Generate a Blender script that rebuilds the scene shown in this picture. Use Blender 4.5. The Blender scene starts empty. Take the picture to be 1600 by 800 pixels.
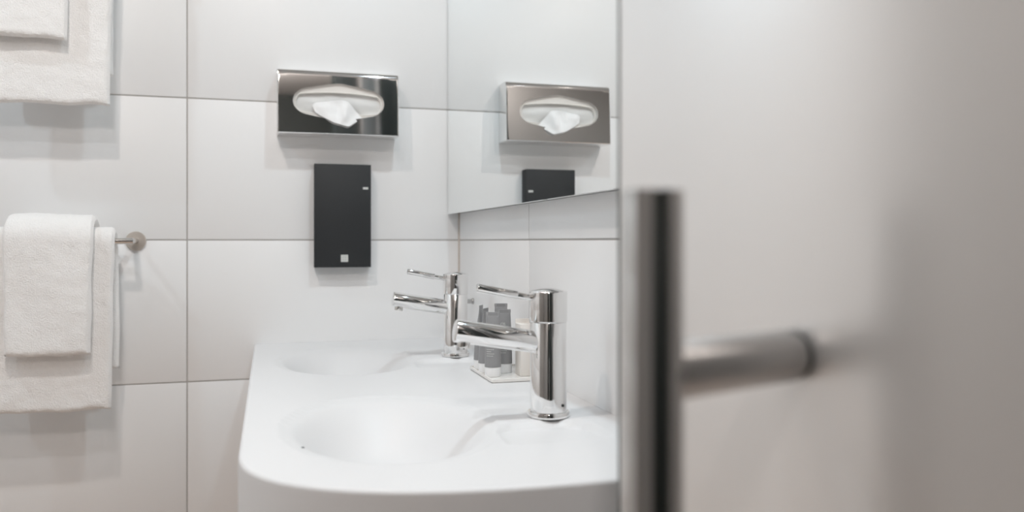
import bpy, bmesh, math, random
from mathutils import Vector, Matrix, noise

SC = bpy.context.scene
COL = SC.collection
PI = math.pi
H = 1.07                      # height of the eye above the floor; z values below are relative to it
random.seed(4)

# ------------------------------------------------------------------ camera
YAW = math.radians(16.4)
FOCAL = 1290.0                # pixels in a 1600 px wide frame
cam_d = bpy.data.cameras.new('camera')
cam = bpy.data.objects.new('camera', cam_d)
COL.objects.link(cam)
cam.location = (0, 0, H)
cam.rotation_euler = (PI / 2, 0, -YAW)
cam_d.sensor_width = 36
cam_d.lens = FOCAL / 1600 * 36
cam_d.shift_y = -(400 - 377) / 1600
cam_d.clip_start = 0.02
cam_d.dof.use_dof = True
cam_d.dof.focus_distance = 1.3
cam_d.dof.aperture_fstop = 3.3
SC.camera = cam

# ------------------------------------------------------------------ world, exposure
w = bpy.data.worlds.new('world'); SC.world = w; w.use_nodes = True
w.node_tree.nodes['Background'].inputs[0].default_value = (0.55, 0.58, 0.6, 1)
w.node_tree.nodes['Background'].inputs[1].default_value = 0.02
SC.view_settings.view_transform = 'Standard'
SC.view_settings.look = 'None'
SC.view_settings.gamma = 1
SC.view_settings.use_curve_mapping = False
SC.view_settings.exposure = -0.06
SC.cycles.max_bounces = 14
SC.cycles.diffuse_bounces = 6
SC.cycles.glossy_bounces = 8
SC.cycles.sample_clamp_indirect = 3.0
SC.cycles.blur_glossy = 0.6
SC.cycles.use_denoising = True

# lamps: x, y, watts, colour
CEIL = 1.25
LAMPS = [
    ('mirror side', 0.372, 0.90, 5.6, (0.74, 0.91, 1.0)),
    ('towel side', -0.34, 0.86, 6.6, (1.0, 0.895, 0.82)),
    ('middle', -0.25, 0.42, 4.0, (0.95, 0.97, 1.0)),
    ('left', -1.08, 1.28, 4.6, (0.74, 0.90, 1.0)),
]
LAMP_R = 0.028

# ------------------------------------------------------------------ materials
def mat(name, color, rough=0.5, metal=0.0, **kw):
    m = bpy.data.materials.new(name); m.use_nodes = True
    b = m.node_tree.nodes['Principled BSDF']
    b.inputs['Base Color'].default_value = (*color, 1)
    b.inputs['Roughness'].default_value = rough
    b.inputs['Metallic'].default_value = metal
    for k, v in kw.items():
        b.inputs[k.replace('_', ' ')].default_value = v
    return m

def vary(m, scale, amount, bump=0.0, bump_scale=None, detail=4, dist=0.001):
    """procedural variation: noise in the base colour and optionally a bump"""
    nt = m.node_tree; b = nt.nodes['Principled BSDF']
    tc = nt.nodes.new('ShaderNodeTexCoord')
    n = nt.nodes.new('ShaderNodeTexNoise'); n.inputs['Scale'].default_value = scale; n.inputs['Detail'].default_value = detail
    nt.links.new(tc.outputs['Object'], n.inputs['Vector'])
    base = b.inputs['Base Color'].default_value[:]
    mx = nt.nodes.new('ShaderNodeMix'); mx.data_type = 'RGBA'
    mx.inputs[6].default_value = tuple(max(0, c * (1 - amount)) for c in base[:3]) + (1,)
    mx.inputs[7].default_value = tuple(min(1, c * (1 + amount)) for c in base[:3]) + (1,)
    nt.links.new(n.outputs['Fac'], mx.inputs[0])
    nt.links.new(mx.outputs[2], b.inputs['Base Color'])
    if bump:
        n2 = nt.nodes.new('ShaderNodeTexNoise'); n2.inputs['Scale'].default_value = bump_scale; n2.inputs['Detail'].default_value = 3
        nt.links.new(tc.outputs['Object'], n2.inputs['Vector'])
        bp = nt.nodes.new('ShaderNodeBump'); bp.inputs['Strength'].default_value = bump; bp.inputs['Distance'].default_value = dist
        nt.links.new(n2.outputs['Fac'], bp.inputs['Height'])
        nt.links.new(bp.outputs['Normal'], b.inputs['Normal'])
    return m

M = {}
M['tile'] = vary(mat('white glazed tile', (0.86, 0.86, 0.86), 0.42, 0), 3, 0.01, 0.05, 6, dist=0.002)
M['grout'] = mat('grey grout', (0.47, 0.45, 0.435), 0.9)
M['paint'] = vary(mat('grey paint', (0.30, 0.29, 0.28), 0.7), 4, 0.01)
M['ceil'] = vary(mat('grey ceiling paint', (0.52, 0.505, 0.49), 0.7), 4, 0.01)
M['hceil'] = vary(mat('white hallway ceiling', (0.86, 0.84, 0.82), 0.7), 4, 0.01)
M['floor'] = vary(mat('grey floor tile', (0.72, 0.58, 0.49), 0.45), 6, 0.06)
M['dark'] = vary(mat('dark green grey wall', (0.026, 0.034, 0.032), 0.6), 3, 0.1)
M['solid'] = vary(mat('white solid surface', (0.735, 0.735, 0.74), 0.45), 5, 0.004)
M['chrome'] = mat('polished chrome', (0.86, 0.855, 0.85), 0.045, 1.0)
M['chrome2'] = mat('satin chrome', (0.72, 0.71, 0.69), 0.16, 1.0)
M['steel'] = vary(mat('brushed steel', (0.66, 0.61, 0.56), 0.45, 1.0), 40, 0.05)
M['nickel'] = mat('dark polished nickel', (0.58, 0.57, 0.56), 0.07, 1.0)
M['nickel2'] = mat('dark satin nickel', (0.50, 0.495, 0.49), 0.22, 1.0)
M['mirror'] = mat('mirror glass', (0.93, 0.95, 0.95), 0.0, 1.0)
M['mback'] = mat('mirror backing', (0.25, 0.25, 0.25), 0.6)
M['terry'] = vary(mat('white terry cloth', (0.96, 0.945, 0.93), 0.95, 0, Sheen_Weight=0.5), 60, 0.03, 0.65, 480, dist=0.0035)
M['black'] = vary(mat('matt black card', (0.014, 0.016, 0.018), 0.6), 30, 0.15)
M['white'] = mat('white print', (0.62, 0.63, 0.61), 0.5)
M['greyprint'] = mat('pale grey print', (0.42, 0.44, 0.43), 0.5)
M['tissue'] = vary(mat('white tissue paper', (0.88, 0.88, 0.88), 0.9, 0, Subsurface_Weight=0.0), 50, 0.02, 0.15, 160, dist=0.001)
M['pack'] = vary(mat('tissue stack', (0.72, 0.72, 0.71), 0.8), 30, 0.03)
M['tube'] = vary(mat('grey plastic tube', (0.265, 0.265, 0.27), 0.40), 20, 0.03)
M['cap'] = mat('frosted white cap', (0.80, 0.80, 0.80), 0.3)
M['tray'] = mat('white acrylic tray', (0.80, 0.78, 0.75), 0.12)
M['carton'] = vary(mat('white carton', (0.80, 0.77, 0.73), 0.5), 20, 0.01)
M['rubber'] = mat('dark rubber', (0.03, 0.035, 0.035), 0.5)
M['door'] = mat('satin reflective panel', (0.94, 0.93, 0.92), 0.29, 0.66)
M['backface'] = vary(mat('dark green grey laminate', (0.045, 0.055, 0.052), 0.3), 5, 0.05)
M['lampwhite'] = mat('white lamp ring', (0.8, 0.8, 0.8), 0.4)
M['tan'] = mat('tan sealant', (0.55, 0.49, 0.44), 0.6)

# ------------------------------------------------------------------ helpers
def link(name, me, material, parent=None, loc=None, smooth=True):
    o = bpy.data.objects.new(name, me); COL.objects.link(o)
    for m_ in (material if isinstance(material, (list, tuple)) else [material]):
        me.materials.append(m_)
    if smooth:
        for p in me.polygons: p.use_smooth = True
        try: me.set_sharp_from_angle(angle=math.radians(38))
        except Exception: pass
    if parent: o.parent = parent
    if loc: o.location = loc
    return o

def from_bm(name, bm, material, parent=None, loc=None, smooth=True):
    bmesh.ops.recalc_face_normals(bm, faces=bm.faces)
    me = bpy.data.meshes.new(name); bm.to_mesh(me); bm.free()
    return link(name, me, material, parent, loc, smooth)

def box(bm, a, b, bevel=0.0, seg=2, mi=0):
    r = bmesh.ops.create_cube(bm, size=1)
    vs = r['verts']
    for v in vs:
        v.co = Vector((a[i] + (b[i] - a[i]) * (v.co[i] + 0.5) for i in range(3)))
    es = list({e for v in vs for e in v.link_edges})
    fs = list({f for v in vs for f in v.link_faces})
    for f in fs: f.material_index = mi
    if bevel:
        r = bmesh.ops.bevel(bm, geom=es, offset=bevel, segments=seg, affect='EDGES', profile=0.5)
        for f in r['faces']: f.material_index = mi

def lathe(bm, prof, seg=48, axis=(0, 0, 1), origin=(0, 0, 0)):
    """prof: list of (radius, height) along the axis; r=0 closes at a pole"""
    ax = Vector(axis).normalized()
    q = Vector((0, 0, 1)).rotation_difference(ax)
    org = Vector(origin)
    rings = []
    for r, h in prof:
        if r <= 1e-7:
            rings.append([bm.verts.new(org + q @ Vector((0, 0, h)))])
        else:
            rings.append([bm.verts.new(org + q @ Vector((r * math.cos(2 * PI * k / seg), r * math.sin(2 * PI * k / seg), h))) for k in range(seg)])
    for A, B in zip(rings, rings[1:]):
        for k in range(seg):
            k2 = (k + 1) % seg
            if len(A) == 1 and len(B) == 1: continue
            if len(A) == 1: bm.faces.new((A[0], B[k], B[k2]))
            elif len(B) == 1: bm.faces.new((A[k], A[k2], B[0]))
            else: bm.faces.new((A[k], A[k2], B[k2], B[k]))

def rod(bm, p, q, r, seg=32, rnd=0.12):
    p, q = Vector(p), Vector(q); L = (q - p).length; c = r * rnd
    lathe(bm, [(0, 0), (r - c, 0), (r - c * 0.3, c * 0.3), (r, c), (r, L - c), (r - c * 0.3, L - c * 0.3), (r - c, L), (0, L)], seg, q - p, p)

def tube_path(bm, pts, r, seg=24):
    """round tube through points with parallel frames, flat ends"""
    pts = [Vector(p) for p in pts]; rings = []
    t0 = (pts[1] - pts[0]).normalized()
    up = Vector((0, 0, 1)) if abs(t0.z) < 0.9 else Vector((1, 0, 0))
    n = t0.cross(up).normalized()
    for i, p in enumerate(pts):
        t = (pts[min(i + 1, len(pts) - 1)] - pts[max(i - 1, 0)]).normalized()
        n = (n - t * n.dot(t)).normalized(); b = t.cross(n)
        rings.append([bm.verts.new(p + (n * math.cos(2 * PI * k / seg) + b * math.sin(2 * PI * k / seg)) * r) for k in range(seg)])
    for A, B in zip(rings, rings[1:]):
        for k in range(seg):
            bm.faces.new((A[k], A[(k + 1) % seg], B[(k + 1) % seg], B[k]))
    bm.faces.new(rings[0]); bm.faces.new(rings[-1])

def tag(o, label=None, cat=None, group=None, kind=None):
    if label: o['label'] = label
    if cat: o['category'] = cat
    if group: o['group'] = group
    if kind: o['kind'] = kind
    return o

def thing(name, label, cat, loc, group=None, rz=0):
    o = bpy.data.objects.new(name, None); COL.objects.link(o)
    o.empty_display_size = 0.02
    o.location = loc; o.rotation_euler = (0, 0, rz)
    return tag(o, label, cat, group)

def copy_tree(o, parent=None):
    c = o.copy(); COL.objects.link(c)
    if parent: c.parent = parent
    for ch in list(o.children): copy_tree(ch, c)
    return c

# ------------------------------------------------------------------ the room
YB = 1.866            # back wall
XR = 0.4227           # right wall
XL = -1.35            # left wall
YH = -0.60             # front wall on the left, beside the hallway
YF = 0.175            # front wall with the doorway
ZT = 0.0027           # a tile joint, relative to the eye
GAP = 0.0028

def tiled_wall(name, org, ux, nrm, u0, u1, joints_u, tile='tile', backing=0.06):
    """wall in the (ux, z) plane; surface at org; tiles 0.3 high, bevelled, over grout"""
    bm = bmesh.new()
    U, N = Vector(ux), Vector(nrm)
    z0, z1 = -H, CEIL
    zj = [ZT + 0.3 * k for k in range(-8, 8)]
    zs = sorted([z0 - GAP] + [z for z in zj if z0 + 0.02 < z < z1 - 0.02] + [z1 + GAP])
    us = sorted([u0 - GAP] + [u for u in joints_u if u0 + 0.01 < u < u1 - 0.01] + [u1 + GAP])
    def bx(ua, ub, na, nb, za, zb, bev, mi):
        sub = bmesh.new(); box(sub, (ua, na, za), (ub, nb, zb), bev, 2, mi)
        vm = {}
        for v in sub.verts:
            vm[v] = bm.verts.new(Vector(org) + U * v.co.x + N * v.co.y + Vector((0, 0, v.co.z + H)))
        for f in sub.faces:
            nf = bm.faces.new([vm[v] for v in f.verts]); nf.material_index = mi
        sub.free()
    bx(u0, u1, -backing, -0.0018, z0, z1, 0, 1)
    for a, b in zip(us, us[1:]):
        for c, d in zip(zs, zs[1:]):
            bx(a + GAP / 2, b - GAP / 2, -0.004, 0, c + GAP / 2, d - GAP / 2, 0.0012, 0)
    return tag(from_bm(name, bm, [M[tile], M['grout']]), kind='structure')

tiled_wall('wall_back', (0, YB, 0), (1, 0, 0), (0, -1, 0), XL, XR, [-0.166 + 0.6 * k for k in range(-4, 3)])
tiled_wall('wall_right', (XR, 0, 0), (0, 1, 0), (-1, 0, 0), YF, YB, [1.336 - 0.6 * k for k in range(0, 4)])
tiled_wall('wall_left', (XL, 0, 0), (0, 1, 0), (1, 0, 0), 0.56, YB, [1.266 - 0.6 * k for k in range(0, 4)])

def slab(name, a, b, m):
    bm = bmesh.new(); box(bm, a, b)
    return tag(from_bm(name, bm, m, smooth=False), kind='structure')

slab('floor', (XL - 0.1, -1.6, -0.06), (XR + 0.8, YB + 0.1, 0), M['floor'])
# ceiling
slab('ceiling', (XL - 0.1, YF - 0.1, H + CEIL), (XR + 0.8, YB + 0.1, H + CEIL + 0.06), M['ceil'])
slab('ceiling_hallway', (XL - 0.1, -1.6, H + CEIL), (XR + 0.8, YF - 0.1, H + CEIL + 0.06), M['hceil'])
# front wall with the doorway the camera looks through
DX0, DX1 = -0.40, 0.372
bm = bmesh.new()
box(bm, (XL, YH - 0.1, 0), (DX0, YH, H + CEIL))
box(bm, (DX1, YF - 0.1, 0), (XR + 0.1, YF, H + CEIL))
box(bm, (XL - 0.06, YH - 0.1, 0), (XL, 0.56, H + CEIL))  # near stretch of left wall, made grey to darken the door's reflection
tag(from_bm('wall_front', bm, M['paint'], smooth=False), kind='structure')
# dark hallway behind the camera
bm = bmesh.new()
box(bm, (DX0 - 0.1, -1.6, 0), (XR + 0.8, -1.5, H + CEIL))
box(bm, (DX0 - 0.1, -1.5, 0), (DX0, YH - 0.1, H + CEIL))
box(bm, (XR + 0.7, -1.5, 0), (XR + 0.8, YF - 0.1, H + CEIL))
box(bm, (XR + 0.1, YF - 0.1, 0), (XR + 0.8, YF, H + CEIL))
tag(from_bm('wall_hallway', bm, M['dark'], smooth=False), kind='structure')
# sealant bead in the corner of the two tiled walls
bm = bmesh.new(); rod(bm, (XR - 0.0005, YB - 0.0005, 0.0), (XR - 0.0005, YB - 0.0005, H + CEIL), 0.0028, 12)
tag(from_bm('trim_1', bm, M['tan']), kind='structure')

# ------------------------------------------------------------------ ceiling lamps
for nm, x, y, wt, c in LAMPS:
    lt = thing('ceiling_downlight', {'mirror side': 'round recessed ceiling downlight close to the mirror wall',
                                     'towel side': 'round recessed ceiling downlight on the towel side of the basin',
                                     'middle': 'round recessed ceiling downlight nearest the doorway',
                                     'left': 'round recessed ceiling downlight by the left wall'}[nm], 'ceiling light',
               (x, y, H + CEIL), 'recessed ceiling downlights')
    bm = bmesh.new(); lathe(bm, [(0.031, -0.001), (0.031, -0.006), (0.034, -0.008), (0.042, -0.006), (0.045, 0.0), (0.031, 0.0)], 40)
    from_bm('ring', bm, M['lampwhite'], lt)
    em = bpy.data.materials.new('lamp lens'); em.use_nodes = True
    b = em.node_tree.nodes['Principled BSDF']; b.inputs['Emission Color'].default_value = (*c, 1); b.inputs['Emission Strength'].default_value = 8
    bm = bmesh.new(); lathe(bm, [(0, -0.002), (0.031, -0.002), (0.031, 0.0), (0, 0.0)], 40)
    from_bm('lens', bm, em, lt)
    ld = bpy.data.lights.new('downlight_beam', 'AREA'); ld.shape = 'DISK'; ld.size = 2 * LAMP_R
    ld.energy = wt; ld.color = c
    lo = bpy.data.objects.new('downlight_beam', ld); COL.objects.link(lo); lo.parent = lt; lo.location = (0, 0, -0.004)

# added fill globe behind the camera, brightens counter front and hallway ceiling
gl = thing('fill_globe', 'added white fill globe under the hallway ceiling behind the doorway', 'ceiling light', (-0.12, -0.45, H + CEIL))
bm = bmesh.new(); lathe(bm, [(0, 0), (0.05, 0), (0.05, -0.012), (0.044, -0.018), (0.012, -0.020), (0.012, -0.060), (0, -0.060)], 40)
from_bm('fill_mount', bm, M['lampwhite'], gl)
em = bpy.data.materials.new('fill globe glow'); em.use_nodes = True
b = em.node_tree.nodes['Principled BSDF']; b.inputs['Emission Color'].default_value = (1.0, 0.92, 0.875, 1); b.inputs['Emission Strength'].default_value = 150
bm = bmesh.new(); lathe(bm, [(0, -0.06)] + [(0.06 * math.sin(a), -0.12 + 0.06 * math.cos(a)) for a in [PI * k / 16 for k in range(1, 16)]] + [(0, -0.18)], 32)
from_bm('globe', bm, em, gl)

# ------------------------------------------------------------------ basin counter
ZC = -0.222
XA = -0.031
def front_y(X):
    t = min(1.0, max(0.0, (X - XA) / 0.32)); p = 2.5
    return 0.912 - 0.2 * (1 - (1 - t) ** p) ** (1 / p)

def smooth(a, b, x):
    if a > b: return 1 - smooth(b, a, x)
    t = min(1, max(0, (x - a) / (b - a))); return t * t * (3 - 2 * t)

TAPS_Y = (0.993, 1.565)
def basin_z(X, Y):
    z = 0.0
    for ty in TAPS_Y:
        d = math.hypot((X - 0.141) / 0.119, (Y - ty - 0.012) / 0.172)
        zb = -0.070 * smooth(1.08, 0.36, d) if d < 1.08 else 0.0
        # shallow soap ledge beside each tap: crisp towards the tap, fading out towards the front
        ye = ty - 0.026
        dx = abs(X - 0.313) - 0.056
        dy = Y - ye
        r = 0.032
        qx, qy = dx + r, dy + r
        sd = math.hypot(max(qx, 0), max(qy, 0)) + min(max(qx, qy), 0) - r
        zl = -0.0085 * smooth(0.004, -0.006, sd) * smooth(ye - 0.10, ye - 0.005, Y)
        k = 0.008                                    # smooth union of the two hollows
        h = max(k - abs(zb - zl), 0) / k
        z += min(zb, zl) - h * h * k * 0.25 + 0.25 * k * (1 if zb == 0 and zl == 0 else 0)
    z += 0.0022 * smooth(0.364, 0.370, X) * smooth(0.975, 0.960, Y)     # low ledge along the wall in front of the near tap
    return z

bm = bmesh.new()
R_EDGE = 0.005
cols = [XA + R_EDGE + 0.32 * (s / 44) ** 2.5 * 0.6 for s in range(45)]
x_last = cols[-1]
ncol = 66
cols += [x_last + (XR - 0.0002 - x_last) * k / ncol for k in range(1, ncol + 1)]
NV = 300
top = []
for X in cols:
    yf = front_y(X - R_EDGE) + R_EDGE
    col = []
    for j in range(NV + 1):
        Y = yf + (YB - 0.0002 - yf) * j / NV
        col.append(bm.verts.new((X, Y, H + ZC + basin_z(X, Y))))
    top.append(col)
for a, b in zip(top, top[1:]):
    for j in range(NV):
        bm.faces.new((a[j], b[j], b[j + 1], a[j + 1]))
# perimeter: left edge from the back wall to the front, then along the front to the right wall
per = [top[0][j] for j in range(NV, -1, -6)]
if per[-1] is not top[0][0]: per.append(top[0][0])
per = [top[0][j] for j in range(NV, -1, -1)] + [top[i][0] for i in range(1, len(top))]
pc = [v.co.copy() for v in per]
nrm = []
for i in range(len(pc)):
    a, b = pc[max(0, i - 1)], pc[min(len(pc) - 1, i + 1)]
    t = Vector((b.x - a.x, b.y - a.y, 0)).normalized()
    nrm.append(Vector((t.y, -t.x, 0)))
for i, c in enumerate(pc):
    if c.y > 1.0: nrm[i] = Vector((-1, 0, 0))
    if nrm[i].x > 0.2: nrm[i] = -nrm[i]
prev = per
THICK = 0.13
for (off, dz) in [(R_EDGE * math.sin(a), -R_EDGE * (1 - math.cos(a))) for a in (PI / 8, PI / 4, 3 * PI / 8, PI / 2)] + [(R_EDGE, -THICK + 0.004), (R_EDGE - 0.004, -THICK)]:
    cur = [bm.verts.new((min(c.x + n.x * off, XR - 0.0002), c.y + n.y * off, H + ZC + dz)) for c, n in zip(pc, nrm)]
    for i in range(len(cur) - 1):
        bm.faces.new((prev[i], cur[i], cur[i + 1], prev[i + 1]))
    prev = cur
# underside and hidden back / wall sides
cr = bm.verts.new((XR - 0.0002, YB - 0.0002, H + ZC - THICK))
bm.faces.new(list(prev) + [cr])
counter = from_bm('washbasin_counter', bm, M['solid'])
tag(counter, 'long white washbasin counter with two oval bowls and a rounded front corner', 'washbasin')
for p in counter.data.polygons: p.use_smooth = True
for ty in TAPS_Y:
    bm = bmesh.new()
    zb = basin_z(0.15, ty + 0.012) + ZC + H
    lathe(bm, [(0, 0.0045), (0.010, 0.0045), (0.022, 0.003), (0.030, 0.002), (0.032, 0.0), (0.032, -0.004), (0, -0.004)], 40)
    d = from_bm('drain', bm, M['chrome'], counter, (0.15, ty + 0.012, zb))
    d['label'] = 'chrome drain'

sx, sy = 0.0355, 0.9300
bm = bmesh.new(); bmesh.ops.create_icosphere(bm, subdivisions=2, radius=0.0013)
for v in bm.verts:
    v.co *= 1 + 0.4 * noise.noise(v.co * 900); v.co.x *= 1.5; v.co.z = v.co.z * 0.6 + 0.0005
tag(from_bm('crumb', bm, M['rubber'], None, (sx, sy, H + ZC + basin_z(sx, sy) + 0.0001)), 'tiny dark crumb on the white counter beside the near bowl', 'crumb')

# ------------------------------------------------------------------ wall mirror
XM = 0.3945
bm = bmesh.new(); box(bm, (XM, 0.56, H + 0.0620), (XM + 0.006, YB - 0.002, H + 1.02), 0.0006, 1)
wm = thing('wall_mirror', 'wide frameless mirror above the basin counter on the tiled wall', 'mirror', (XR, 1.2, H + 0.06))
def world_child(o, parent):
    o.parent = parent; o.matrix_parent_inverse = Matrix.Translation(parent.location).inverted(); return o
world_child(from_bm('mirror_glass', bm, M['mirror'], smooth=False), wm)
bm = bmesh.new(); box(bm, (XM + 0.006, 0.563, H + 0.064), (XR - 0.0005, YB - 0.004, H + 1.017))
world_child(from_bm('mirror_backing', bm, M['mback'], smooth=False), wm)

# ------------------------------------------------------------------ mixer taps
def make_tap(label, loc):
    t = thing('mixer_tap', label, 'tap', loc, 'chrome mixer taps')
    bm = bmesh.new()
    lathe(bm, [(0, 0), (0.0258, 0), (0.0258, 0.0012), (0, 0.0012)], 48)
    from_bm('gasket', bm, M['rubber'], t)['label'] = 'thin dark gasket'
    bm = bmesh.new()
    lathe(bm, [(0, 0.0012), (0.0266, 0.0012), (0.0270, 0.0017), (0.0270, 0.0068), (0.0264, 0.0076), (0.0240, 0.0078), (0.0236, 0.0074), (0, 0.0074)], 64)
    from_bm('base_ring', bm, M['chrome'], t)
    bm = bmesh.new()
    lathe(bm, [(0, 0.0068), (0.0232, 0.0068), (0.0232, 0.1199), (0.0229, 0.1203), (0, 0.1203)], 64)
    body = from_bm('body', bm, M['chrome'], t)
    bm = bmesh.new(); rod(bm, (-0.003, -0.0228, 0.0165), (-0.0031, -0.0236, 0.0165), 0.0016, 16)
    bm2 = bmesh.new(); lathe(bm2, [(0, 0), (0.0019, 0), (0.0019, 0.0016), (0.0012, 0.0018), (0.0010, 0.0006), (0, 0.0006)], 20, (math.sin(0.55), -math.cos(0.55), 0), (0.0226 * math.sin(0.55), -0.0226 * math.cos(0.55), 0.0170))
    bm.free()
    s = from_bm('set_screw', bm2, M['rubber'], body); s['label'] = 'small dark set screw'
    bm = bmesh.new()
    prof = [(0, 0.1207), (0.0236, 0.1207), (0.0240, 0.1211), (0.0242, 0.1220), (0.0242, 0.1575), (0.0240, 0.1586), (0.0234, 0.1593)]
    prof += [(0.0234 * math.sin(a) / math.sin(0.62), 0.1593 + 0.0040 * (math.cos(a) - math.cos(0.62)) / (1 - math.cos(0.62))) for a in (0.55, 0.46, 0.36, 0.25, 0.12)] + [(0, 0.1633)]
    lathe(bm, prof, 64)
    cap = from_bm('lever_cap', bm, M['chrome'], t)
    # lever: thin neck then thicker grip
    d = Vector((-math.cos(0.20), 0, math.sin(0.20)))
    p0 = Vector((-0.0215, 0, 0.1505))
    bm = bmesh.new(); rod(bm, p0, p0 + d * 0.022, 0.0042, 28, 0.1)
    from_bm('lever_neck', bm, M['chrome'], cap)
    bm = bmesh.new(); rod(bm, p0 + d * 0.0205, p0 + d * 0.0735, 0.0054, 32, 0.14)
    from_bm('lever', bm, M['chrome'], cap)
    # spout
    d = Vector((-math.cos(0.165), 0, math.sin(0.165)))
    p0 = Vector((-0.006, 0, 0.0935))
    bm = bmesh.new(); rod(bm, p0, p0 + d * 0.117, 0.0142, 48, 0.07)
    sp = from_bm('spout', bm, M['chrome'], t)
    e = p0 + d * 0.103
    dn = Vector((-math.sin(0.165) * 1, 0, -math.cos(0.165)))
    bm = bmesh.new(); rod(bm, e + dn * 0.010, e + dn * 0.0195, 0.0080, 32, 0.1)
    from_bm('aerator', bm, M['chrome2'], sp)
    return t

tap = make_tap('large chrome mixer tap on the near bowl, in front of the tubes', (0.3405, TAPS_Y[0], H + ZC - 0.0005))
tap2 = copy_tree(tap); tap2.location = (0.3465, TAPS_Y[1], H + ZC - 0.0005)
tap2['label'] = 'chrome mixer tap on the far bowl, nearest the back wall'

# ------------------------------------------------------------------ small wall peg in the corner
pg = thing('wall_peg', 'short grey metal peg on the tiled wall behind the far tap', 'peg', (XR, 1.73, H - 0.1290))
bm = bmesh.new(); rod(bm, (0, 0, 0), (-0.094, 0, 0), 0.0048, 24, 0.15); from_bm('pin', bm, M['nickel2'], pg)
bm = bmesh.new(); lathe(bm, [(0, 0.0), (0.0062, 0.0), (0.0062, 0.003), (0.0055, 0.004), (0, 0.004)], 28, (-1, 0, 0)); from_bm('flange', bm, M['nickel2'], pg)

# ------------------------------------------------------------------ toiletries on the tray
def tray_mesh():
    bm = bmesh.new()
    w2, d2, h, t = 0.0425, 0.073, 0.0064, 0.0022
    def ring(w, d, z, r=0.003, n=4):
        out = []
        for sx, sy, a0 in ((1, 1, 0), (-1, 1, PI / 2), (-1, -1, PI), (1, -1, 1.5 * PI)):
            for k in range(n + 1):
                a = a0 + PI / 2 * k / n
                out.append(bm.verts.new((sx * (w - r) + r * math.cos(a), sy * (d - r) + r * math.sin(a), z)))
        return out
    rs = [ring(w2 - 0.002, d2 - 0.002, 0), ring(w2, d2, 0.002), ring(w2, d2, h - 0.0006), ring(w2 - 0.0005, d2 - 0.0005, h), ring(w2 - t, d2 - t, h), ring(w2 - t, d2 - t, 0.0046)]
    for A, B in zip(rs, rs[1:]):
        for k in range(len(A)):
            bm.faces.new((A[k], A[(k + 1) % len(A)], B[(k + 1) % len(A)], B[k]))
    bm.faces.new(rs[0]); bm.faces.new(rs[-1])
    return bm
TX, TY0 = 0.3752, 1.3175
tray = tag(from_bm('toiletry_tray', tray_mesh(), M['tray'], None, (TX, TY0, H + ZC + 0.0002)),
           'low pale acrylic tray holding the grey tubes between the two taps', 'tray')
ZTRAY = H + ZC + 0.0050

def text_mesh(body, size):
    cu = bpy.data.curves.new('t', 'FONT'); cu.body = body; cu.size = size; cu.align_x = 'CENTER'
    cu.extrude = 0.0
    o = bpy.data.objects.new('t', cu); COL.objects.link(o)
    dg = bpy.context.evaluated_depsgraph_get(); dg.update()
    me = bpy.data.meshes.new_from_object(o.evaluated_get(dg))
    bpy.data.objects.remove(o)
    return me

def make_tube(loc, r, hgt, label, face, tilt=0.0, letters=None):
    """standing tube: round at the cap, flat crimp on top; rz turns the print to the viewer"""
    t = thing('toiletry_tube', label, 'tube', loc, 'grey toiletry tubes on the tray', face)
    t.rotation_euler = (tilt, 0, face)
    hc = 0.0152
    bm = bmesh.new()
    lathe(bm, [(0, 0), (r * 0.93, 0), (r * 0.97, 0.0006), (r * 0.985, hc - 0.0008), (r * 0.96, hc), (0, hc)], 40)
    from_bm('cap', bm, M['cap'], t)['label'] = 'frosted white cap'
    bm = bmesh.new(); seg = 48
    n = 26; rings = []
    zt = hgt - 0.006
    def section(z):
        k = (z - hc) / (zt - hc)
        k = min(1, max(0, k)); s = k ** 1.7
        return r * (1 - 0.17 * s), r * (1 - s) + 0.0011 * s
    zs = [hc + (zt - hc) * i / n for i in range(n + 1)] + [zt + 0.0002, hgt - 0.0004, hgt]
    for z in zs:
        a, b = section(z)
        if z > zt + 0.0001: a, b = a + 0.0004, 0.0008
        if z >= hgt: a, b = a - 0.0005, 0.0004
        rings.append([bm.verts.new((a * math.cos(2 * PI * k / seg), b * math.sin(2 * PI * k / seg), z)) for k in range(seg)])
    for A, B in zip(rings, rings[1:]):
        for k in range(seg): bm.faces.new((A[k], A[(k + 1) % seg], B[(k + 1) % seg], B[k]))
    bm.faces.new(rings[0]); bm.faces.new(rings[-1])
    body = from_bm('tube_body', bm, M['tube'], t)
    # fine print: thin unreadable lines wrapped on the front
    bm = bmesh.new()
    def front(x, z):
        a, b = section(z); a += 0.0003; b += 0.0003
        x = max(-a * 0.98, min(a * 0.98, x))
        return Vector((x, -b * math.sqrt(max(0, 1 - (x / a) ** 2)), z))
    z = 0.052
    rr = random.Random(int(loc[1] * 1000))
    for line in range(6):
        x = -r * 0.72; L = r * rr.uniform(0.5, 0.95)
        while x < -r * 0.72 + L:
            wl = rr.uniform(0.0008, 0.0022)
            q = [front(x, z), front(x + wl, z), front(x + wl, z + 0.0009), front(x, z + 0.0009)]
            bm.faces.new([bm.verts.new(p) for p in q])
            x += wl + 0.0006
        z -= 0.0034 if line != 1 else 0.0052
    from_bm('fine_print', bm, M['white'], body, smooth=False)['label'] = 'small pale print'
    if letters:
        for (s, size, x0, z0) in letters:
            me = text_mesh(s, size)
            for v in me.vertices: v.co = front(x0 + v.co.x, z0 + v.co.y)
            link('lettering', me, M['white'], body, smooth=False)['label'] = 'white lettering'
    return t

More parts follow.
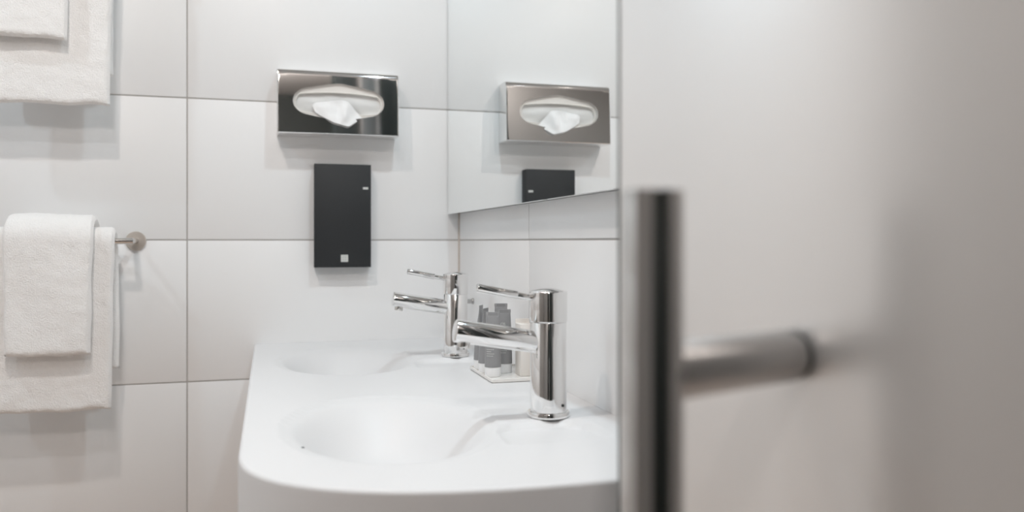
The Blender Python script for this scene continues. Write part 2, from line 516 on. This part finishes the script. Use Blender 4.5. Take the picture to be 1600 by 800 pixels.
make_tube((0.3460, 1.285, ZTRAY), 0.0132, 0.103, 'grey tube nearest the basin at the front of the tray', math.radians(-16), 0.0, [('V', 0.007, 0.0085, 0.078)])
make_tube((0.3745, 1.318, ZTRAY), 0.0132, 0.104, 'grey tube at the front of the tray, beside the white carton', math.radians(3), 0.0, [('OS', 0.0065, -0.004, 0.078)])
make_tube((0.3460, 1.330, ZTRAY), 0.0125, 0.106, 'grey tube partly hidden, third along the open side of the tray', math.radians(52), 0.0)
make_tube((0.3475, 1.368, ZTRAY), 0.0125, 0.108, 'grey tube at the far end of the tray, nearest the far tap', math.radians(58), 0.0)
make_tube((0.3800, 1.358, ZTRAY), 0.0128, 0.111, 'grey tube standing behind the others with the tallest crimped top', math.radians(-14), 0.0)
bx = thing('carton', 'small white carton at the wall end of the tray behind the near tap', 'carton', (0.4000, 1.283, ZTRAY))
bm = bmesh.new(); box(bm, (-0.0125, -0.0155, 0), (0.0125, 0.0155, 0.082), 0.0006, 2)
from_bm('carton_body', bm, M['carton'], bx)
bm = bmesh.new(); box(bm, (-0.0125, -0.0155, 0.0815), (0.0125, 0.0155, 0.0830), 0.0005, 1)
box(bm, (-0.0122, 0.0150, 0.0825), (0.0122, 0.0158, 0.0900), 0.0003, 1)
from_bm('carton_flap', bm, M['carton'], bx)

# ------------------------------------------------------------------ tissue dispenser
def make_dispenser():
    W, HH, D = 0.2565, 0.1365, 0.0665
    x0, z0 = 0.0160, 0.2285
    root = thing('tissue_dispenser', 'chrome tissue dispenser on the back wall above the black card box', 'tissue dispenser',
                 (x0 + W / 2, YB, H + z0 + HH / 2))
    cx, cz = W / 2, HH / 2
    def bow(zf):           # how far the face leans back (0 bottom .. 1 top)
        k = zf
        return 0.135 * (0.030 * k + 0.020 * k * k + 5.0 * max(0, k - 0.92) ** 2)
    bm = bmesh.new()
    N = 160
    # opening: wide slot whose upper and lower edges swell towards the middle
    def inside(x, z):
        ax_, az_ = abs(x), abs(z)
        t = max(0, 1 - math.sqrt(ax_ * ax_ + 0.010 ** 2) / 0.085 + 0.02)
        h = 0.0250 + 0.0170 * t
        if ax_ <= 0.0710: return az_ <= h
        return math.hypot(ax_ - 0.0710, az_ * 0.0252 / h) <= 0.0252
    cache = {}
    def opening(th):
        if th in cache: return cache[th]
        c, s_ = math.cos(th), math.sin(th)
        lo, hi = 0.0, 0.12
        for _ in range(40):
            m_ = (lo + hi) / 2
            if inside(m_ * c, m_ * s_): lo = m_
            else: hi = m_
        cache[th] = (lo * c, lo * s_ + 0.0012)
        return cache[th]
    def rect(th, hw, hh, r):
        c, s = math.cos(th), math.sin(th)
        k = min(hw / max(abs(c), 1e-9), hh / max(abs(s), 1e-9))
        return k * c, k * s
    # angles chosen so corners are hit
    corner = math.atan2(cz, cx)
    ths = sorted(set([math.atan2(0.42 * math.sin(2 * PI * k / N), math.cos(2 * PI * k / N)) % (2 * PI) for k in range(N)] + [corner, PI - corner, PI + corner, 2 * PI - corner]))
    def P(x, z, off=0.0):
        zf = (z + cz) / HH
        return Vector((x, -D + bow(zf) + off, z))
    NR = 22
    rows = []
    for i in range(NR + 1):
        k = i / NR
        row = []
        for th in ths:
            xi, zi = opening(th); xo, zo = rect(th, cx - 0.0022, cz - 0.0022, 0)
            row.append(bm.verts.new(P(xi + (xo - xi) * k, zi + (zo - zi) * k)))
        rows.append(row)
    n = len(ths)
    for A, B in zip(rows, rows[1:]):
        for k in range(n): bm.faces.new((A[k], A[(k + 1) % n], B[(k + 1) % n], B[k]))
    prev = rows[-1]
    # rounded rim then sides back to the wall
    for off, g in ((0.0004, 0.0011), (0.0012, 0.0003), (0.0022, 0.0), (None, 0.0)):
        cur = []
        for th in ths:
            x, z = rect(th, cx - g, cz - g, 0)
            p = P(x, z, off if off is not None else 0)
            if off is None: p.y = -0.0005
            cur.append(bm.verts.new(p))
        for k in range(n): bm.faces.new((prev[k], prev[(k + 1) % n], cur[(k + 1) % n], cur[k]))
        prev = cur
    # inner lip of the opening
    prev = rows[0]
    for off, g in ((0.0008, -0.0003), (0.006, -0.0002)):
        cur = []
        for th in ths:
            x, z = opening(th); L = math.hypot(x, z)
            cur.append(bm.verts.new(P(x * (1 + g / L), z * (1 + g / L), off)))
        for k in range(n): bm.faces.new((cur[k], cur[(k + 1) % n], prev[(k + 1) % n], prev[k]))
        prev = cur
    from_bm('cover', bm, M['chrome'], root)
    bm = bmesh.new(); box(bm, (-cx + 0.003, -0.004, -cz + 0.003), (cx - 0.003, -0.0004, cz - 0.003))
    from_bm('back_plate', bm, M['chrome2'], root, smooth=False)
    return root, (x0 + W / 2, YB - D, H + z0 + HH / 2)

disp, (tx, ty, tz) = make_dispenser()
# tissue pack inside: carton with a stadium slot, the sheet hanging out over the lower lip
tp = thing('tissue_pack', 'white paper tissues in the slot of the chrome dispenser, one pulled out', 'tissues', (tx, ty + 0.0185, tz - 0.0018))
bm = bmesh.new()
N = 96
def stadium(k, a, r, z0):
    th = 2 * PI * k / N
    c, s = math.cos(th), math.sin(th)
    x = (a - r) * max(-1, min(1, 1.6 * c)) + r * c
    return x, r * s + z0
def ring(y, a, r, z0): return [bm.verts.new((stadium(k, a, r, z0)[0], y, stadium(k, a, r, z0)[1])) for k in range(N)]
ro = []
for k in range(N):
    th = 2 * PI * k / N
    c, s = math.cos(th), math.sin(th); q = min(0.118 / max(abs(c), 1e-9), 0.058 / max(abs(s), 1e-9))
    ro.append(bm.verts.new((q * c, -0.0080, q * s)))
rs = [ro, ring(-0.0080, 0.0925, 0.0260, 0.0), ring(-0.0092, 0.0915, 0.0250, 0.0), ring(-0.0092, 0.0905, 0.0240, 0.0), ring(-0.0078, 0.0898, 0.0232, 0.0), ring(0.002, 0.0895, 0.0230, 0.0)]
for A, B in zip(rs, rs[1:]):
    for k in range(N): bm.faces.new((A[k], A[(k + 1) % N], B[(k + 1) % N], B[k]))
from_bm('pack_front', bm, M['carton'], tp)
bm = bmesh.new()
nx, nz = 70, 30
g = []
for i in range(nx + 1):
    row = []
    for j in range(nz + 1):
        x = -0.098 + 0.196 * i / nx; z = -0.030 + 0.060 * j / nz
        y = 0.0005 - 0.006 * math.exp(-(z / 0.014) ** 2) * (1 - (x / 0.1) ** 4) + 0.0022 * noise.noise(Vector((x * 30, z * 70, 3)))
        row.append(bm.verts.new((x, y, z)))
    g.append(row)
for i in range(nx):
    for j in range(nz): bm.faces.new((g[i][j], g[i + 1][j], g[i + 1][j + 1], g[i][j + 1]))
from_bm('tissue_stack', bm, M['pack'], tp)
# pulled sheet: outline of a folded corner hanging down
bm = bmesh.new()
NU, NW = 48, 40
def poly(pts, u):
    """smooth curve through points, u in 0..1"""
    n = len(pts) - 1; f = min(n - 1e-6, max(0, u * n)); i = int(f); t = f - i
    P = [Vector(pts[max(0, min(n, i + k))]) for k in (-1, 0, 1, 2)]
    tn = 0.35
    m0, m1 = (P[2] - P[0]) * tn, (P[3] - P[1]) * tn
    return (2*t**3 - 3*t*t + 1) * P[1] + (t**3 - 2*t*t + t) * m0 + (3*t*t - 2*t**3) * P[2] + (t**3 - t*t) * m1
UP = [(-0.056, -0.004, -0.003), (-0.046, -0.006, 0.002), (-0.020, -0.010, 0.0050), (0.008, -0.012, 0.0078), (0.020, -0.011, 0.0048), (0.035, -0.008, -0.012), (0.0495, -0.007, -0.0265)]
LO = [(-0.0505, -0.010, -0.019), (-0.036, -0.018, -0.029), (-0.014, -0.026, -0.0415), (0.004, -0.029, -0.0465), (0.019, -0.029, -0.0495), (0.034, -0.021, -0.0400), (0.0495, -0.0085, -0.0290)]
def sheet(u, v):
    k = (u + 1) / 2
    a, b = poly(UP, k), poly(LO, k)
    p = a.lerp(b, v)
    belly = math.sin(PI * v)
    p.y -= 0.006 * belly * (math.exp(-((k - 0.62 + 0.10 * v) / 0.10) ** 2) + 0.7 * math.exp(-((k - 0.25) / 0.12) ** 2)) - 0.004 * belly * math.exp(-((k - 0.43) / 0.07) ** 2)
    p.y += 0.0022 * noise.noise(Vector((p.x * 70, p.z * 70, 1.5))) + 0.0012 * math.sin(k * 16 + v * 5) * v
    return p
g = [[bm.verts.new(sheet(-1 + 2 * i / NU, j / NW)) for j in range(NW + 1)] for i in range(NU + 1)]
for i in range(NU):
    for j in range(NW): bm.faces.new((g[i][j], g[i + 1][j], g[i + 1][j + 1], g[i][j + 1]))
tis = from_bm('pulled_tissue', bm, M['tissue'], tp)
sm = tis.modifiers.new('thickness', 'SOLIDIFY'); sm.thickness = 0.0005

# ------------------------------------------------------------------ black card box
bw = thing('card_box', 'flat matt black box on the back wall under the chrome tissue dispenser', 'box', (0.1545, YB, H + 0.055))
bm = bmesh.new(); box(bm, (-0.0600, -0.0300, -0.1120), (0.0610, -0.0004, 0.1130), 0.0008, 2)
body = from_bm('case', bm, M['black'], bw)
bm = bmesh.new(); box(bm, (-0.0606, -0.0325, -0.1120), (0.0612, -0.0302, 0.1134), 0.0006, 2)
front = from_bm('front_panel', bm, M['black'], bw)
YP = -0.0325
def flat(bm, x0, x1, z0, z1, y, mi=0):
    box(bm, (x0, y - 0.0003, z0), (x1, y + 0.0004, z1), 0, 1, mi)
bm = bmesh.new(); flat(bm, 0.0435, 0.0550, 0.0590, 0.0640, YP)
o = from_bm('paper_tab', bm, M['white'], bw, smooth=False); o['label'] = 'small white paper tab'
bm = bmesh.new(); flat(bm, -0.0040, 0.0115, -0.1000, -0.0845, YP)
q = from_bm('logo_square', bm, M['white'], bw, smooth=False); q['label'] = 'small white square emblem'
bm = bmesh.new()
for k in range(2):
    c = -0.0040 + 0.0155 * (k + 1) / 3
    flat(bm, c - 0.0003, c + 0.0003, -0.0985, -0.0860, YP - 0.0002)
    c = -0.1000 + 0.0155 * (k + 1) / 3
    flat(bm, -0.0025, 0.0100, c - 0.0003, c + 0.0003, YP - 0.0002)
from_bm('emblem_lines', bm, M['greyprint'], q, smooth=False)

# ------------------------------------------------------------------ towel rails
RY = YB - 0.070
def make_rail(z, label, zr):
    r = thing('towel_rail', label, 'towel rail', (-0.265, YB, H + z), 'towel rails on the back wall')
    x1 = -0.33
    bm = bmesh.new(); rod(bm, (0.006, -0.070, 0), (x1 - 0.006, -0.070, 0), 0.0062, 28, 0.15)
    from_bm('rail_bar', bm, M['chrome2'], r)
    for x in (0.0, x1):
        bm = bmesh.new(); rod(bm, (x, -0.003, 0), (x, -0.072, 0), 0.0062, 28, 0.1)
        p = from_bm('post', bm, M['chrome2'], r)
        bm = bmesh.new(); lathe(bm, [(0, 0.0005), (0.0195, 0.0005), (0.0200, 0.0012), (0.0200, 0.0040), (0.0190, 0.0052), (0.0072, 0.0056), (0, 0.0056)], 48, (0, -1, 0), (x, 0, 0))
        from_bm('wall_flange', bm, M['steel'], p)
    return r
RZ = (0.0005, 0.600)
make_rail(RZ[0], 'lower chrome towel rail whose end shows right of the hanging towels', 0)
make_rail(RZ[1], 'upper chrome towel rail carrying the higher pair of towels', 0)

# ------------------------------------------------------------------ towels
def make_towel(name, label, xc, hw, zr, rmid, th, front_len, back_len, seed, group, cat='towel', flare=0.0, back_shift=0.0, skew=0.0):
    bm = bmesh.new()
    arc = PI * rmid
    total = back_len + arc + front_len
    ns = int(total / 0.004); nx = int(2 * hw / 0.004)
    def mid(s, x):
        if s < back_len:
            z = -(back_len - s); y = rmid; n = Vector((0, 1, 0))
        elif s < back_len + arc:
            a = (s - back_len) / rmid
            y = rmid * math.cos(a); z = rmid * math.sin(a); n = Vector((0, math.cos(a), math.sin(a)))
        else:
            q = s - back_len - arc
            z = -q; y = -rmid - flare * (q / front_len) ** 1.5; n = Vector((0, -1, 0))
        return Vector((0, y, z)), n
    def sheetpts(side):
        out = []
        for i in range(nx + 1):
            u = -1 + 2 * i / nx
            x = u * hw
            col = []
            for j in range(ns + 1):
                s = total * j / ns
                p, n = mid(s, x)
                # rounded edges of the folded cloth
                e = min(hw - abs(x), s, total - s) / (th * 0.5)
                k = math.sqrt(max(0, 1 - (1 - min(1, e)) ** 2))
                off = side * th * 0.5 * k
                sh = 0.0
                if s < back_len: sh = back_shift * smooth(0, 0.1, back_len - s)
                fr = smooth(back_len + arc, back_len + arc + 0.1, s)
                xx = x * (1 - 0.05 * fr * (s - back_len - arc) / front_len) + sh + skew * fr * (s - back_len - arc) + 0.0022 * noise.noise(Vector((s * 14, seed, u * 1.3)))
                pos = p + n * off
                pos.x += xx
                wav = 0.0032 * noise.noise(Vector((x * 11 + seed, s * 9, 0))) + 0.0010 * noise.noise(Vector((x * 45, s * 45, seed))) + 0.0007 * noise.noise(Vector((x * 170, s * 170, seed))) + 0.0007 * noise.noise(Vector((x * 380, s * 380, seed)))
                if side > 0: pos += n * wav * (0.3 + 0.7 * k)
                # waviness of the lower hem
                if s > total - 0.02: pos.z += 0.004 * noise.noise(Vector((x * 18, seed, 7)))
                col.append(pos)
            out.append(col)
        return out
    A, B = sheetpts(1), sheetpts(-1)
    va = [[bm.verts.new(p) for p in c] for c in A]
    vb = [[(va[i][j] if i in (0, nx) or j in (0, ns) else bm.verts.new(p)) for j, p in enumerate(c)] for i, c in enumerate(B)]
    for i in range(nx):
        for j in range(ns):
            bm.faces.new((va[i][j], va[i + 1][j], va[i + 1][j + 1], va[i][j + 1]))
            try: bm.faces.new((vb[i][j], vb[i][j + 1], vb[i + 1][j + 1], vb[i + 1][j]))
            except ValueError: pass
    o = from_bm(name, bm, M['terry'], None, (xc, RY, H + zr))
    for p in o.data.polygons: p.use_smooth = True
    return tag(o, label, cat, group)

make_towel('bath_towel', 'large white bath towel folded over the lower towel rail', -0.405, 0.113, RZ[0], 0.0172, 0.020, 0.330, 0.255, 1.0, 'white bath towels', back_shift=0.004)
make_towel('hand_towel', 'small white hand towel laid over the bath towel on the lower rail', -0.4025, 0.0765, RZ[0], 0.0420, 0.021, 0.218, 0.19, 5.0, 'white hand towels', flare=0.004)
make_towel('bath_towel', 'large white bath towel hanging from the upper towel rail', -0.408, 0.113, RZ[1], 0.0172, 0.020, 0.335, 0.27, 11.0, 'white bath towels', back_shift=-0.004)
make_towel('hand_towel', 'small white hand towel laid over the bath towel on the upper rail', -0.4430, 0.0765, RZ[1], 0.0420, 0.021, 0.216, 0.19, 17.0, 'white hand towels', flare=0.004)

# ------------------------------------------------------------------ door with pull handle (near the camera)
DC = Vector((0.270, 0.3826, 0)); DU = Vector((-0.342, 0.940, 0)); DN = Vector((-0.940, -0.342, 0))
T_FAR, T_NEAR, DTH = 0.1336, -0.205, 0.010
door = bpy.data.objects.new('door_1', None)
bm = bmesh.new()
box(bm, (T_NEAR, -DTH, 0.012), (T_FAR, 0, H + 0.95), 0.0015, 2)
me = bpy.data.meshes.new('door_1'); bm.to_mesh(me); bm.free()
door = link('door_1', me, M['door'])
door.matrix_world = Matrix(((DU.x, DN.x, 0, DC.x), (DU.y, DN.y, 0, DC.y), (0, 0, 1, 0), (0, 0, 0, 1)))
tag(door, kind='structure')
bm = bmesh.new()
box(bm, (T_NEAR + 0.004, -DTH - 0.002, 0.016), (T_FAR + 0.0025, -DTH, H + 0.946), 0.0008, 1)
box(bm, (T_FAR, -DTH - 0.001, 0.016), (T_FAR + 0.0025, -0.0006, H + 0.946), 0.0004, 1)
from_bm('back_facing', bm, M['backface'], door)['label'] = 'added dark grey green facing on the back of the door'  # unseen back and edge, added dark so the chrome dispenser reflects dark
# local axes: x along the door, y off its face, z up
bm = bmesh.new(); rod(bm, (0, 0.107, H + 0.0236), (0, 0.107, H - 0.330), 0.0139, 56, 0.10)
hb = from_bm('door_handle', bm, M['nickel'], door); hb['label'] = 'chrome pull bar handle'
for z in (-0.0608, -0.246):
    bm = bmesh.new(); rod(bm, (0, 0.006, H + z), (0, 0.104, H + z), 0.0138, 48, 0.03)
    so = from_bm('standoff', bm, M['nickel2'], hb)
    bm = bmesh.new(); rod(bm, (0, 0.0002, H + z), (0, 0.007, H + z), 0.0132, 48, 0.05)
    from_bm('gasket', bm, M['rubber'], hb)['label'] = 'dark rubber gasket'
